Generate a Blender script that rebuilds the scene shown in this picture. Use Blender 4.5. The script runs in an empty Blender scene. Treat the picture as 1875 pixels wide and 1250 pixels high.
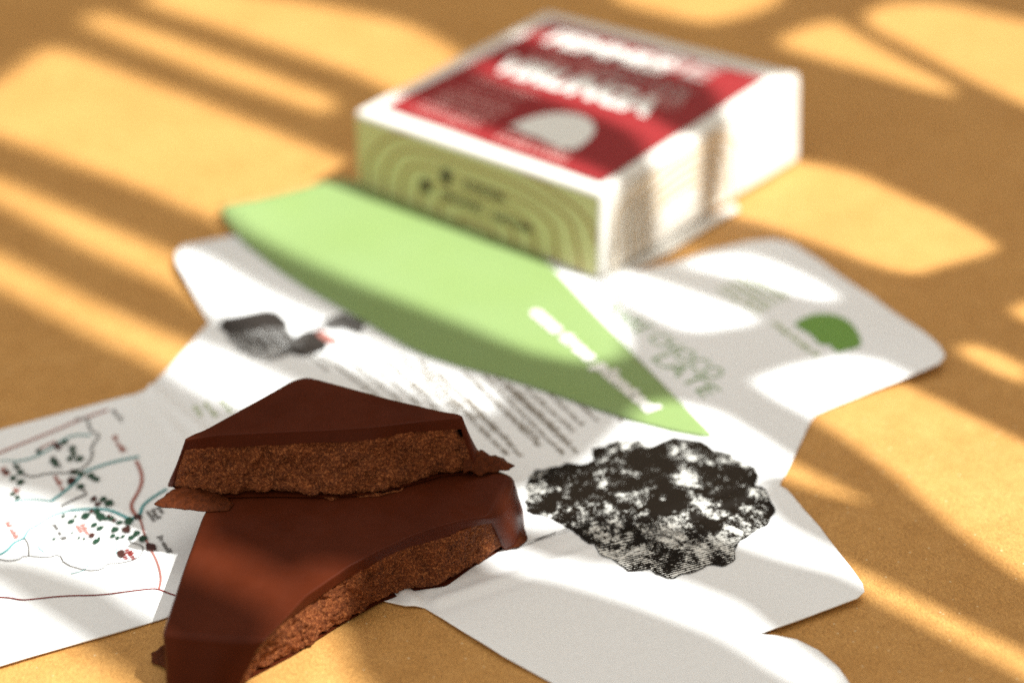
import bpy, bmesh, math, random
from mathutils import Vector, noise, Matrix
from mathutils.geometry import delaunay_2d_cdt, tessellate_polygon

random.seed(7)
R = math.radians
scene = bpy.context.scene
col = scene.collection
K = 0.01                       # lengths below are written in centimetres

# ------------------------------------------------------------------ camera
F_PX, W_PX, H_PX = 3200.0, 1875.0, 1250.0
PITCH, ROLL, CAM_H = R(31.0), R(-1.5), 18.0
cam_d = bpy.data.cameras.new("camera")
cam = bpy.data.objects.new("camera", cam_d)
col.objects.link(cam)
cam_d.sensor_width = 36.0
cam_d.lens = F_PX / W_PX * 36.0
cam_d.clip_start = 0.01
cam_d.clip_end = 50.0
cam.location = (0, 0, CAM_H * K)
cam.rotation_euler = (Matrix.Rotation(R(90) - PITCH, 3, 'X') @ Matrix.Rotation(ROLL, 3, 'Z')).to_euler()
cam_d.dof.use_dof = True
cam_d.dof.focus_distance = 28.1 * K
cam_d.dof.aperture_fstop = 7.4
cam_d.dof.aperture_blades = 0
scene.camera = cam

# ------------------------------------------------------------------ world, sun, exposure
world = bpy.data.worlds.new("World")
scene.world = world
world.use_nodes = True
bg = world.node_tree.nodes["Background"]
bg.inputs[0].default_value = (1.0, 0.95, 0.865, 1)
bg.inputs[1].default_value = 0.53
TO_SUN = Vector((0.60, -0.25, 1.0))
sun_d = bpy.data.lights.new("sun", 'SUN')
sun_d.energy = 4.75
sun_d.angle = R(0.6)
sun_d.color = (1.0, 0.995, 0.95)
sun = bpy.data.objects.new("sun", sun_d)
sun.rotation_euler = (-TO_SUN).to_track_quat('-Z', 'Y').to_euler()
sun.location = (0.9, 0.4, 1.5)
col.objects.link(sun)
fill_d = bpy.data.lights.new("fill_light", 'AREA')  # added fill lamp, lifts the shade from the upper right
fill_d.shape = 'RECTANGLE'
fill_d.size, fill_d.size_y = 0.35, 0.5
fill_d.energy = 0.85
fill_d.color = (1.0, 0.97, 0.92)
fill = bpy.data.objects.new("fill_light", fill_d)
fill.location = (0.24, 0.62, 0.80)
fill.rotation_euler = (Vector((0.05, 0.40, 0.0)) - fill.location).to_track_quat('-Z', 'Y').to_euler()
col.objects.link(fill)
scene.view_settings.view_transform = 'Standard'
scene.view_settings.look = 'None'
scene.view_settings.exposure = 0.7
scene.view_settings.gamma = 1.0
scene.cycles.use_denoising = False      # the remaining grain is kept, like the film grain of the photograph
scene.cycles.max_bounces = 8

# ------------------------------------------------------------------ helpers
_cp, _sp, _cr, _sr = math.cos(PITCH), math.sin(PITCH), math.cos(ROLL), math.sin(ROLL)


def at(px, py, z=0.0):
    """the point at height z (cm) that a measurement in the photograph belongs to"""
    a, b = px - W_PX / 2, py - H_PX / 2
    x = _cr * a + _sr * b
    y = -_sr * a + _cr * b
    dx, dy, dz = x, F_PX * _cp - y * _sp, -F_PX * _sp - y * _cp
    t = (z - CAM_H) / dz
    return Vector((dx * t, dy * t, z))


def tag(o, label=None, cat=None, group=None, kind=None):
    for k, v in (("label", label), ("category", cat), ("group", group), ("kind", kind)):
        if v:
            o[k] = v
    return o


def empty(name, loc_cm, label, cat, group=None):
    o = bpy.data.objects.new(name, None)
    o.location = Vector(loc_cm) * K
    o.empty_display_size = 0.01
    col.objects.link(o)
    return tag(o, label, cat, group)


def mesh_obj(name, verts, faces, mat, parent=None, smooth=False):
    """verts in world centimetres; stored relative to the parent's origin"""
    off = parent.location.copy() if parent else Vector((0, 0, 0))
    if parent and parent.parent:
        off = off + parent.parent.location
    me = bpy.data.meshes.new(name)
    me.from_pydata([tuple(Vector(v) * K - off) for v in verts], [], faces)
    bm = bmesh.new()
    bm.from_mesh(me)
    bm.to_mesh(me)
    bm.free()
    me.validate()
    if smooth:
        me.polygons.foreach_set("use_smooth", [True] * len(me.polygons))
    me.materials.append(mat)
    o = bpy.data.objects.new(name, me)
    col.objects.link(o)
    if parent:
        o.parent = parent
    return o


def chaikin(pts, n=2, closed=True, q=0.25):
    for _ in range(n):
        out = []
        m = len(pts)
        rng = range(m) if closed else range(m - 1)
        if not closed:
            out.append(pts[0])
        for i in rng:
            a, b = pts[i], pts[(i + 1) % m]
            out.append(a.lerp(b, q))
            out.append(a.lerp(b, 1 - q))
        if not closed:
            out.append(pts[-1])
        pts = out
    return pts


def resample(pts, step, closed=True):
    out = []
    m = len(pts)
    for i in range(m if closed else m - 1):
        a, b = pts[i], pts[(i + 1) % m]
        k = max(1, int(round((b - a).length / step)))
        for j in range(k):
            out.append(a.lerp(b, j / k))
    if not closed:
        out.append(pts[-1])
    return out


def cdt_fill(outline, grid=None):
    """triangulate a closed 2D outline (list of 2D Vectors), with inner grid points"""
    pts = [Vector((p[0], p[1])) for p in outline]
    n = len(pts)
    if grid:
        x0, x1 = min(p.x for p in pts), max(p.x for p in pts)
        y0, y1 = min(p.y for p in pts), max(p.y for p in pts)
        j = 0
        y = y0
        while y < y1:
            x = x0 + (grid / 2 if j % 2 else 0)
            while x < x1:
                pts.append(Vector((x + 0.0013, y + 0.0017)))
                x += grid
            y += grid * 0.87
            j += 1
    v, e, f, ov, oe, of = delaunay_2d_cdt(pts, [], [list(range(n))], 1, 1e-6)
    return v, [list(q) for q in f]


# node helpers -------------------------------------------------------
def new_mat(name):
    m = bpy.data.materials.new(name)
    m.use_nodes = True
    nt = m.node_tree
    b = nt.nodes["Principled BSDF"]
    return m, nt, b


def N(nt, typ, **kw):
    n = nt.nodes.new(typ)
    for k, v in kw.items():
        if k.startswith("i_"):
            key = k[2:]
            key = int(key) if key.isdigit() else key.replace("_", " ")
            n.inputs[key].default_value = v
        else:
            setattr(n, k, v)
    return n


def tex_noise(nt, vec, scale, detail=3.0, rough=0.55, dist=0.0):
    n = N(nt, "ShaderNodeTexNoise")
    n.inputs["Scale"].default_value = scale
    n.inputs["Detail"].default_value = detail
    n.inputs["Roughness"].default_value = rough
    n.inputs["Distortion"].default_value = dist
    if vec is not None:
        nt.links.new(vec, n.inputs["Vector"])
    return n.outputs["Fac"]


def ramp(nt, fac, stops):
    r = N(nt, "ShaderNodeValToRGB")
    while len(r.color_ramp.elements) < len(stops):
        r.color_ramp.elements.new(0.5)
    for el, (p, c) in zip(r.color_ramp.elements, stops):
        el.position = p
        el.color = (*c, 1) if len(c) == 3 else c
    nt.links.new(fac, r.inputs["Fac"])
    return r.outputs["Color"]


def math_node(nt, op, a, b=None, c=None):
    n = N(nt, "ShaderNodeMath", operation=op)
    for i, v in enumerate((a, b, c)):
        if v is None:
            continue
        if isinstance(v, (int, float)):
            n.inputs[i].default_value = v
        else:
            nt.links.new(v, n.inputs[i])
    return n.outputs[0]


def mix_col(nt, fac, a, b, mode='MIX'):
    n = N(nt, "ShaderNodeMix", data_type='RGBA', blend_type=mode)
    for sock, v in ((n.inputs[0], fac), (n.inputs[6], a), (n.inputs[7], b)):
        if isinstance(v, (int, float)):
            sock.default_value = v
        elif isinstance(v, tuple):
            sock.default_value = (*v, 1) if len(v) == 3 else v
        else:
            nt.links.new(v, sock)
    return n.outputs[2]


def bump(nt, bsdf, height, strength, dist):
    b = N(nt, "ShaderNodeBump")
    b.inputs["Strength"].default_value = strength
    b.inputs["Distance"].default_value = dist
    nt.links.new(height, b.inputs["Height"])
    nt.links.new(b.outputs[0], bsdf.inputs["Normal"])


def coords(nt):
    return N(nt, "ShaderNodeTexCoord").outputs["Object"]


def ink(name, colr, rough=0.6, grain=0.12):
    m, nt, b = new_mat(name)
    c = coords(nt)
    f = tex_noise(nt, c, 2600, 2)
    colv = ramp(nt, f, [(0.3, tuple(x * (1 - grain) for x in colr)), (0.7, tuple(min(1, x * (1 + grain)) for x in colr))])
    nt.links.new(colv, b.inputs["Base Color"])
    b.inputs["Roughness"].default_value = rough
    b.inputs["Specular IOR Level"].default_value = 0.3
    return m


# ------------------------------------------------------------------ materials
def mat_kraft():
    m, nt, b = new_mat("kraft_board")
    c = coords(nt)
    blot = tex_noise(nt, c, 220, 5, 0.65)
    base = ramp(nt, blot, [(0.22, (0.455, 0.220, 0.054)), (0.5, (0.53, 0.270, 0.074)), (0.78, (0.59, 0.315, 0.098))])
    base = mix_col(nt, 0.22, base, ramp(nt, tex_noise(nt, c, 38, 4, 0.6), [(0.3, (0.33, 0.16, 0.04)), (0.7, (0.60, 0.35, 0.115))]))
    # fibres
    mp = N(nt, "ShaderNodeMapping")
    mp.inputs["Scale"].default_value = (1.0, 0.55, 1.0)
    mp.inputs["Rotation"].default_value = (0, 0, 0.5)
    nt.links.new(c, mp.inputs["Vector"])
    fib = tex_noise(nt, mp.outputs[0], 2600, 5, 0.75, 0.8)
    base = mix_col(nt, 0.9, base, ramp(nt, fib, [(0.3, (0.31, 0.30, 0.28)), (0.7, (0.69, 0.70, 0.72))]), 'OVERLAY')
    speck = tex_noise(nt, c, 1500, 2, 0.5)
    dark = math_node(nt, 'GREATER_THAN', speck, 0.735)
    base = mix_col(nt, math_node(nt, 'MULTIPLY', dark, 0.5), base, (0.16, 0.07, 0.02))
    sp2 = N(nt, "ShaderNodeTexVoronoi")
    sp2.inputs["Scale"].default_value = 420
    nt.links.new(c, sp2.inputs["Vector"])
    pale = math_node(nt, 'LESS_THAN', sp2.outputs["Distance"], 0.075)  # pale flecks in the board
    base = mix_col(nt, math_node(nt, 'MULTIPLY', pale, 0.55), base, (0.82, 0.66, 0.40))
    nt.links.new(base, b.inputs["Base Color"])
    b.inputs["Roughness"].default_value = 0.62
    b.inputs["Specular IOR Level"].default_value = 0.35
    h = math_node(nt, 'ADD', math_node(nt, 'MULTIPLY', fib, 1.0), tex_noise(nt, c, 900, 4, 0.6))
    bump(nt, b, h, 0.55, 0.00022)
    return m


def mat_paper(name, colr=(0.845, 0.862, 0.872), rough=0.55):
    m, nt, b = new_mat(name)
    c = coords(nt)
    f = tex_noise(nt, c, 1400, 4, 0.6)
    big = tex_noise(nt, c, 45, 3, 0.5)
    base = ramp(nt, f, [(0.3, tuple(x * 0.965 for x in colr)), (0.7, tuple(min(0.93, x * 1.025) for x in colr))])
    base = mix_col(nt, 0.06, base, ramp(nt, big, [(0.35, (0.7, 0.68, 0.62)), (0.65, (0.85, 0.85, 0.86))]))
    nt.links.new(base, b.inputs["Base Color"])
    b.inputs["Roughness"].default_value = rough
    b.inputs["Specular IOR Level"].default_value = 0.3
    bump(nt, b, f, 0.25, 0.00012)
    return m


ENGR_Y = (at(1230, 1060).y * K - at(800, 900).y * K, at(1240, 930).y * K - at(800, 900).y * K)


def mat_engraving():
    """woodcut of a tree crown: ink with light patches and fine hatching"""
    m, nt, b = new_mat("engraving_ink")
    c = coords(nt)
    coarse = tex_noise(nt, c, 190, 5, 0.62, 0.6)
    fine = tex_noise(nt, c, 1250, 5, 0.8, 1.0)
    mp = N(nt, "ShaderNodeMapping")
    mp.inputs["Rotation"].default_value = (0, 0, R(-20))
    nt.links.new(c, mp.inputs["Vector"])
    wv = N(nt, "ShaderNodeTexWave", wave_type='BANDS', bands_direction='Y')
    wv.inputs["Scale"].default_value = 620
    wv.inputs["Distortion"].default_value = 2.0
    wv.inputs["Detail"].default_value = 2.0
    wv.inputs["Detail Scale"].default_value = 1.0
    nt.links.new(mp.outputs[0], wv.inputs["Vector"])
    sep = N(nt, "ShaderNodeSeparateXYZ")
    nt.links.new(c, sep.inputs[0])
    # hatching opens up towards the foot of the crown, as engraved
    low = N(nt, "ShaderNodeMapRange")
    low.inputs["From Min"].default_value = ENGR_Y[1]
    low.inputs["From Max"].default_value = ENGR_Y[0]
    nt.links.new(sep.outputs["Y"], low.inputs["Value"])
    hat = math_node(nt, 'MULTIPLY', wv.outputs["Fac"], math_node(nt, 'MULTIPLY_ADD', low.outputs[0], 0.20, 0.02))
    v = math_node(nt, 'ADD', math_node(nt, 'MULTIPLY', coarse, 1.0), math_node(nt, 'MULTIPLY', fine, 0.9))
    v = math_node(nt, 'ADD', v, hat)
    sc = math_node(nt, 'MULTIPLY_ADD', v, 1.0, -0.60)
    mask = ramp(nt, sc, [(0.45, (0, 0, 0)), (0.515, (1, 1, 1))])
    base = mix_col(nt, mask, (0.0085, 0.0058, 0.0036), (0.76, 0.76, 0.72))
    nt.links.new(base, b.inputs["Base Color"])
    b.inputs["Roughness"].default_value = 0.55
    b.inputs["Specular IOR Level"].default_value = 0.08
    return m


def mat_shell():
    m, nt, b = new_mat("smooth_chocolate")
    c = coords(nt)
    f = tex_noise(nt, c, 90, 4, 0.6)
    base = ramp(nt, f, [(0.3, (0.060, 0.0112, 0.0036)), (0.75, (0.080, 0.0160, 0.0056))])
    nt.links.new(base, b.inputs["Base Color"])
    r = ramp(nt, tex_noise(nt, c, 200, 5, 0.7, 0.5), [(0.32, (0.30,) * 3), (0.68, (0.56,) * 3)])
    nt.links.new(r, b.inputs["Roughness"])
    b.inputs["Specular IOR Level"].default_value = 0.085
    b.inputs["Subsurface Weight"].default_value = 0.0
    h = math_node(nt, 'ADD', tex_noise(nt, c, 2600, 3, 0.6), math_node(nt, 'MULTIPLY', f, 1.5))
    bump(nt, b, h, 0.16, 0.0001)
    return m


def mat_crumb():
    m, nt, b = new_mat("broken_chocolate")
    c = coords(nt)
    f = tex_noise(nt, c, 2700, 5, 0.7)
    g = tex_noise(nt, c, 420, 5, 0.65)
    base = ramp(nt, f, [(0.33, (0.028, 0.0065, 0.002)), (0.5, (0.135, 0.032, 0.0065)), (0.67, (0.66, 0.245, 0.080))])
    base = mix_col(nt, 0.35, base, ramp(nt, g, [(0.3, (0.065, 0.013, 0.0025)), (0.7, (0.34, 0.085, 0.017))]))
    nt.links.new(base, b.inputs["Base Color"])
    b.inputs["Roughness"].default_value = 0.75
    b.inputs["Specular IOR Level"].default_value = 0.25
    bump(nt, b, math_node(nt, 'ADD', f, math_node(nt, 'MULTIPLY', tex_noise(nt, c, 4200, 3, 0.7), 0.7)), 1.0, 0.00038)
    return m


def mat_lip():
    m, nt, b = new_mat("thin_chocolate")
    c = coords(nt)
    f = tex_noise(nt, c, 1600, 6, 0.72)
    base = ramp(nt, f, [(0.3, (0.036, 0.0078, 0.002)), (0.72, (0.130, 0.030, 0.007))])
    nt.links.new(base, b.inputs["Base Color"])
    b.inputs["Roughness"].default_value = 0.55
    b.inputs["Specular IOR Level"].default_value = 0.1
    bump(nt, b, f, 0.8, 0.0004)
    return m


def mat_contour(name, ground, line, scale, width, rings=9.0, warp=0.8):
    """printed contour lines: isolines of a smooth noise"""
    m, nt, b = new_mat(name)
    c = coords(nt)
    n = tex_noise(nt, c, scale, 1.0, 0.4, warp)
    fr = math_node(nt, 'FRACT', math_node(nt, 'MULTIPLY', n, rings))
    d = math_node(nt, 'ABSOLUTE', math_node(nt, 'SUBTRACT', fr, 0.5))
    msk = ramp(nt, d, [(width, (1, 1, 1)), (width + 0.05, (0, 0, 0))])
    base = mix_col(nt, msk, ground, line)
    g = tex_noise(nt, c, 1500, 3)
    base = mix_col(nt, 0.10, base, ramp(nt, g, [(0.3, (0.55, 0.53, 0.45)), (0.7, (0.9, 0.9, 0.88))]))
    nt.links.new(base, b.inputs["Base Color"])
    b.inputs["Roughness"].default_value = 0.6
    b.inputs["Specular IOR Level"].default_value = 0.3
    bump(nt, b, tex_noise(nt, c, 120, 3), 0.3, 0.0006)
    return m


M_kraft = mat_kraft()
M_paper = mat_paper("white_paper")
M_boxpaper = mat_paper("box_paper", (0.74, 0.72, 0.665), 0.6)
M_green = mat_paper("green_print", (0.190, 0.300, 0.080), 0.5)
M_engr = mat_engraving()
M_shell = mat_shell()
M_crumb = mat_crumb()
M_lip = mat_lip()
M_blocker = mat_paper("blocker_matte", (0.72, 0.69, 0.63), 0.9)
I_black = ink("ink_brown_black", (0.012, 0.009, 0.007))
I_text = ink("ink_body_text", (0.27, 0.24, 0.20))
I_green = ink("ink_green", (0.15, 0.30, 0.055))
I_pale = ink("ink_pale_green", (0.42, 0.50, 0.28))
I_dgreen = ink("ink_dark_green", (0.014, 0.050, 0.028))
I_teal = ink("ink_teal", (0.075, 0.28, 0.29))
I_red = ink("ink_red", (0.20, 0.025, 0.022))
I_pink = ink("ink_pale_red", (0.36, 0.15, 0.125))
I_brown = ink("ink_brown", (0.055, 0.018, 0.014))
I_grey = ink("ink_grey", (0.12, 0.115, 0.11))
I_warm = ink("ink_warm_grey", (0.026, 0.021, 0.018))
I_lgrey = ink("ink_light_grey", (0.50, 0.47, 0.44))
I_white = ink("ink_white", (0.78, 0.78, 0.74), grain=0.03)
I_lab = ink("label_red", (0.27, 0.023, 0.026), rough=0.45, grain=0.05)
I_labgrey = ink("label_grey_print", (0.42, 0.34, 0.32))
I_labpink = ink("label_pink_print", (0.60, 0.30, 0.28))

# ------------------------------------------------------------------ unseen sun blocker, added; its holes are cut to shape the sun patches
# lit patches measured on the table: (x, y[, z]) in photograph pixels
LIT = [
    # left upper band / narrow band / wide band running on under the box
    [(252, 0), (320, -40), (440, -20), (560, -2), (640, 14), (760, 42), (852, 92), (850, 150), (790, 200), (722, 168), (640, 130), (440, 62)],
    [(150, 26), (190, 18), (400, 92), (612, 172), (626, 190), (612, 206), (588, 206), (400, 142), (170, 52)],
    [(40, 118), (84, 80), (140, 92), (368, 178), (626, 282), (800, 360), (1000, 440), (1090, 500), (1160, 590), (1156, 655), (1117, 670), (1060, 672),
     (978, 655), (920, 634), (856, 606), (760, 568), (626, 516), (449, 436), (396, 404), (258, 344), (0, 250), (-60, 225), (-40, 170)],
    # first stripe across the left, onto the paper
    [(-60, 300), (0, 318), (192, 402), (330, 460), (510, 540), (610, 582), (672, 614), (760, 652), (870, 690), (925, 715), (905, 762), (856, 756),
     (741, 715), (626, 668), (549, 642), (395, 582), (330, 532), (154, 453), (0, 372), (-60, 350)],
    # second stripe
    [(-60, 430), (0, 455), (192, 551), (346, 618), (430, 648), (520, 688), (600, 720), (640, 760), (560, 790), (480, 752), (420, 745), (345, 706), (300, 676),
     (154, 606), (0, 526), (-60, 500)],
    # map
    [(-60, 880), (0, 892), (60, 900), (118, 925), (190, 934), (240, 962), (300, 985), (330, 1010), (330, 1090), (300, 1128), (275, 1128), (207, 1078), (133, 1052),
     (59, 1028), (0, 1022), (-60, 1010)],
    [(-60, 1040), (0, 1070), (38, 1099), (89, 1131), (142, 1166), (178, 1190), (237, 1222), (300, 1268), (250, 1320), (-60, 1320)],
    [(335, 982, 1.08), (358, 964, 1.08), (446, 1000, 1.08), (544, 1050, 1.08), (575, 1078, 1.08), (575, 1120, .6), (520, 1142, 1.08), (488, 1126, 1.08), (418, 1086, 1.08), (340, 1056, 1.08), (318, 1020, 1.08)],
    # front of the lower piece and the board before it
    [(420, 1290), (440, 1200), (455, 1135), (520, 1095), (600, 1100), (640, 1150), (655, 1215), (720, 1290)],
    # white panel with the big letters
    [(1100, 500), (1138, 489), (1230, 520), (1382, 571), (1400, 584), (1386, 594), (1290, 609), (1250, 606), (1157, 562)],
    [(1225, 484), (1290, 472), (1359, 470), (1427, 489), (1496, 514), (1545, 542), (1540, 554), (1496, 551), (1404, 528), (1304, 503)],
    [(1372, 694), (1450, 666), (1542, 649), (1600, 662), (1652, 688), (1740, 730), (1875, 795), (2000, 850), (2400, 1010), (2400, 1330), (2000, 1130), (1875, 1059), (1760, 975), (1646, 874),
     (1560, 810), (1492, 768), (1420, 730)],
    # strips over the tree panel
    [(1160, 742), (1228, 726), (1320, 748), (1400, 796), (1460, 836), (1600, 908), (1596, 924), (1520, 906), (1440, 880), (1400, 876), (1390, 900), (1430, 950), (1542, 1012), (1677, 1077), (1875, 1176),
     (2000, 1240), (2300, 1390), (2300, 1470), (2000, 1310), (1875, 1238), (1708, 1151), (1579, 1084), (1531, 1060), (1430, 1026), (1351, 997), (1230, 960), (1100, 950), (1000, 975), (930, 960), (900, 930), (935, 895), (1010, 880),
     (1085, 830), (1140, 775)],
    [(880, 960), (960, 1002), (1018, 1022), (1130, 1030), (1257, 1060), (1351, 1100), (1400, 1148), (1480, 1196), (1570, 1256), (1500, 1270), (1430, 1237), (1312, 1164), (1194, 1115), (1100, 1084),
     (1037, 1066), (960, 1050), (900, 1040), (860, 1000)],
    # right edge and the far right corner
    [(1752, 628), (1780, 618), (1830, 634), (1900, 668), (1900, 712), (1830, 684), (1765, 652)],
    [(1842, 560), (1890, 540), (1960, 560), (1940, 600), (1880, 590)],
    [(1425, 66), (1483, 42), (1533, 33), (1587, 65), (1670, 111), (1758, 157), (1766, 176), (1691, 162), (1600, 133), (1483, 100), (1429, 82)],
    [(1575, 24), (1633, 0), (1733, 2), (1875, 33), (2000, 62), (2420, 175), (2420, 430), (2000, 245), (1875, 189), (1774, 142), (1691, 97), (1600, 50)],
    [(1110, -40), (1130, 0), (1200, 20), (1300, 43), (1390, 24), (1436, 2), (1450, -40)],
    [(1440, 285), (1525, 299), (1587, 315), (1658, 349), (1733, 382), (1795, 415), (1850, 452), (1816, 467), (1754, 484), (1691, 504), (1633, 496), (1525, 455), (1400, 410), (1330, 395), (1380, 330)],
    [(1192, 484), (1240, 452), (1275, 438), (1302, 450), (1235, 478)],
    # top of the box (2 cm up) and its right-hand side
    [(925, 62, 2), (965, 52, 2), (1080, 70, 2), (1290, 120, 2), (1390, 138, 2), (1480, 132, 2), (1490, 300, 0), (1322, 408, 0), (1330, 218, 2), (1295, 158, 2), (1180, 126, 2), (1100, 104, 2), (980, 84, 2)],
    [(850, 118, 2), (890, 108, 2), (1000, 140, 2), (1100, 172, 2), (1180, 204, 2), (1252, 246, 2), (1288, 242, 2), (1282, 405, 0), (1206, 462, 0), (1196, 306, 2), (1160, 250, 2), (1100, 222, 2), (1000, 186, 2), (900, 152, 2)],
    [(630, 205, 2), (690, 170, 2), (745, 178, 2), (800, 206, 2), (900, 240, 2), (1000, 276, 2), (1100, 312, 2), (1145, 338, 2), (1125, 362, 2), (1100, 366, 2), (950, 318, 2), (800, 268, 2), (660, 232, 2)],
]
BLOCKER_X, BLOCKER_T = 30.0, 0.08


def to_blocker(p):
    g = at(p[0], p[1], p[2] if len(p) > 2 else 0.05)
    s = (BLOCKER_X - g.x) / TO_SUN.x
    return Vector((g.y + TO_SUN.y * s, g.z + TO_SUN.z * s))


pts = []
rect = [Vector((-60, 0.3)), Vector((140, 0.3)), Vector((140, 150)), Vector((-60, 150))]   # anticlockwise, as every opening below
pts += rect
rings_, edges_ = [], [(0, 1), (1, 2), (2, 3), (3, 0)]
for poly in LIT:
    q = chaikin([to_blocker(p) for p in poly], 1, True, 0.13)
    if sum(a.cross(b) for a, b in zip(q, q[1:] + q[:1])) < 0:
        q.reverse()
    q = [b + Vector((-(c - a).y, (c - a).x)).normalized() * 0.11 for a, b, c in zip(q[-1:] + q[:-1], q, q[1:] + q[:1])]
    rings_.append(q)
    edges_ += [(len(pts) + i, len(pts) + (i + 1) % len(q)) for i in range(len(q))]
    pts += q
v2, e2, f2, ov, oe, of = delaunay_2d_cdt(pts, edges_, [], 0, 1e-5)


def inside(p, ring_):
    r_ = False
    for a, b in zip(ring_, ring_[1:] + ring_[:1]):
        if (a.y > p.y) != (b.y > p.y) and p.x < a.x + (p.y - a.y) / (b.y - a.y) * (b.x - a.x):
            r_ = not r_
    return r_


wf = []
for f in f2:
    mid = sum((v2[i] for i in f), Vector((0, 0))) / len(f)
    if not any(inside(mid, q) for q in rings_):
        wf.append(list(f))
light_blocker = mesh_obj("light_blocker", [(BLOCKER_X, p.x, p.y) for p in v2], wf, M_blocker)
tag(light_blocker, kind="structure")
sol = light_blocker.modifiers.new("thickness", 'SOLIDIFY')
sol.thickness = BLOCKER_T * K

# dark unseen panel added behind the table to cut reflections and ambient light
M_dark = mat_paper("blocker_dark", (0.055, 0.034, 0.022), 0.8)
fw = mesh_obj("light_blocker", [(-140, 150, -1), (29, 150, -1), (29, 150, 140), (-140, 150, 140), (-140, 152, -1), (29, 152, -1), (29, 152, 140), (-140, 152, 140)],
              [[0, 1, 2, 3], [5, 4, 7, 6], [4, 0, 3, 7], [1, 5, 6, 2], [3, 2, 6, 7], [4, 5, 1, 0]], M_dark)
tag(fw, kind="structure")

# ------------------------------------------------------------------ table
tv = [(-100, -60, 0), (100, -60, 0), (100, 145, 0), (-100, 145, 0)]
table = mesh_obj("tabletop", tv, [[0, 1, 2, 3]], M_kraft)
tag(table, kind="structure")

# ------------------------------------------------------------------ leaflet
LIFTS = [((338, 500), 0.20, 1.3), ((1715, 655), 0.22, 1.5), ((1575, 1085), 0.10, 1.1), ((1395, 1158), 0.07, 0.8), ((0, 1230), 0.06, 1.5),
         ((1420, 445), 0.20, 1.5), ((1430, 888), 0.06, 0.5), ((240, 720), 0.08, 0.8), ((900, 1185), 0.06, 1.0), ((740, 1108), 0.03, 0.3)]
LIFTS = [(at(*p), h, r) for p, h, r in LIFTS]
FOLDS = [((1430, 890), (800, 1105), 0.036), ((278, 716), (760, 1105), 0.034), ((262, 708), (330, 800), 0.02), ((382, 588), (1040, 660), 0.02), ((1490, 758), (1180, 545), 0.0)]
FOLDS = [(at(*a).xy, at(*b).xy, h) for a, b, h in FOLDS]


def seg_d(p, a, b):
    ab = b - a
    t = max(0, min(1, (p - a).dot(ab) / ab.length_squared))
    return (p - a - ab * t).length


def leaf_z(x, y):
    z = 0.03
    p = Vector((x, y))
    for c, h, r in LIFTS:
        d2 = (p - c.xy).length_squared
        z += h * math.exp(-d2 / (r * r))
    for a, b, h in FOLDS:
        if h:
            d = seg_d(p, a, b)
            z += h * math.exp(-(d / 0.10) ** 2) - 0.5 * h * math.exp(-((d - 0.21) / 0.10) ** 2)
    z += 0.022 * (noise.noise(Vector((x * 0.4, y * 0.4, 1.7))) + 0.6)
    return max(0.012, z)


def on_leaf(px, py, lift=0.0, zf=leaf_z):
    z = 0.03
    for _ in range(6):
        g = at(px, py, z + lift)
        z = zf(g.x, g.y)
    return Vector((g.x, g.y, z + lift))


LEAF = [(-80, 806), (0, 786), (130, 751), (245, 722), (266, 714), (284, 700), (330, 649), (383, 590), (372, 572), (346, 522), (324, 482), (322, 464), (334, 450), (380, 440), (430, 431),
        (520, 412), (660, 375), (820, 400), (1020, 468), (1115, 488), (1160, 496), (1230, 482), (1300, 458), (1370, 442), (1420, 438), (1452, 446), (1500, 476), (1600, 544), (1690, 606), (1720, 632),
        (1731, 650), (1722, 664), (1690, 678), (1600, 713), (1520, 746), (1494, 758), (1484, 772), (1455, 834), (1428, 888), (1442, 896), (1500, 962), (1560, 1040),
        (1580, 1068), (1583, 1082), (1570, 1094), (1500, 1120), (1440, 1142), (1389, 1160), (1420, 1162), (1460, 1170), (1500, 1190), (1535, 1220), (1556, 1250), (1590, 1320), (1400, 1420),
        (1200, 1352), (1010, 1248), (920, 1199), (850, 1156), (795, 1122), (778, 1112), (742, 1108), (700, 1098), (640, 1090), (520, 1060), (420, 1080), (300, 1131), (150, 1174),
        (0, 1217), (-80, 1240)]
leaflet = empty("leaflet", at(800, 900), "unfolded white printed leaflet with map and tree engraving under the chocolate", "leaflet")
ring = [on_leaf(*p) for p in LEAF]
ring = resample(ring, 0.18)
v, f = cdt_fill([p.xy for p in ring], 0.08)
sheet = mesh_obj("sheet", [(p.x, p.y, leaf_z(p.x, p.y)) for p in v], f, M_paper, leaflet, smooth=True)
s = sheet.modifiers.new("thickness", 'SOLIDIFY')
s.thickness = 0.024 * K
s.offset = -1

PR = 0.016                      # printed layers sit this far above the paper (cm)


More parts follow.
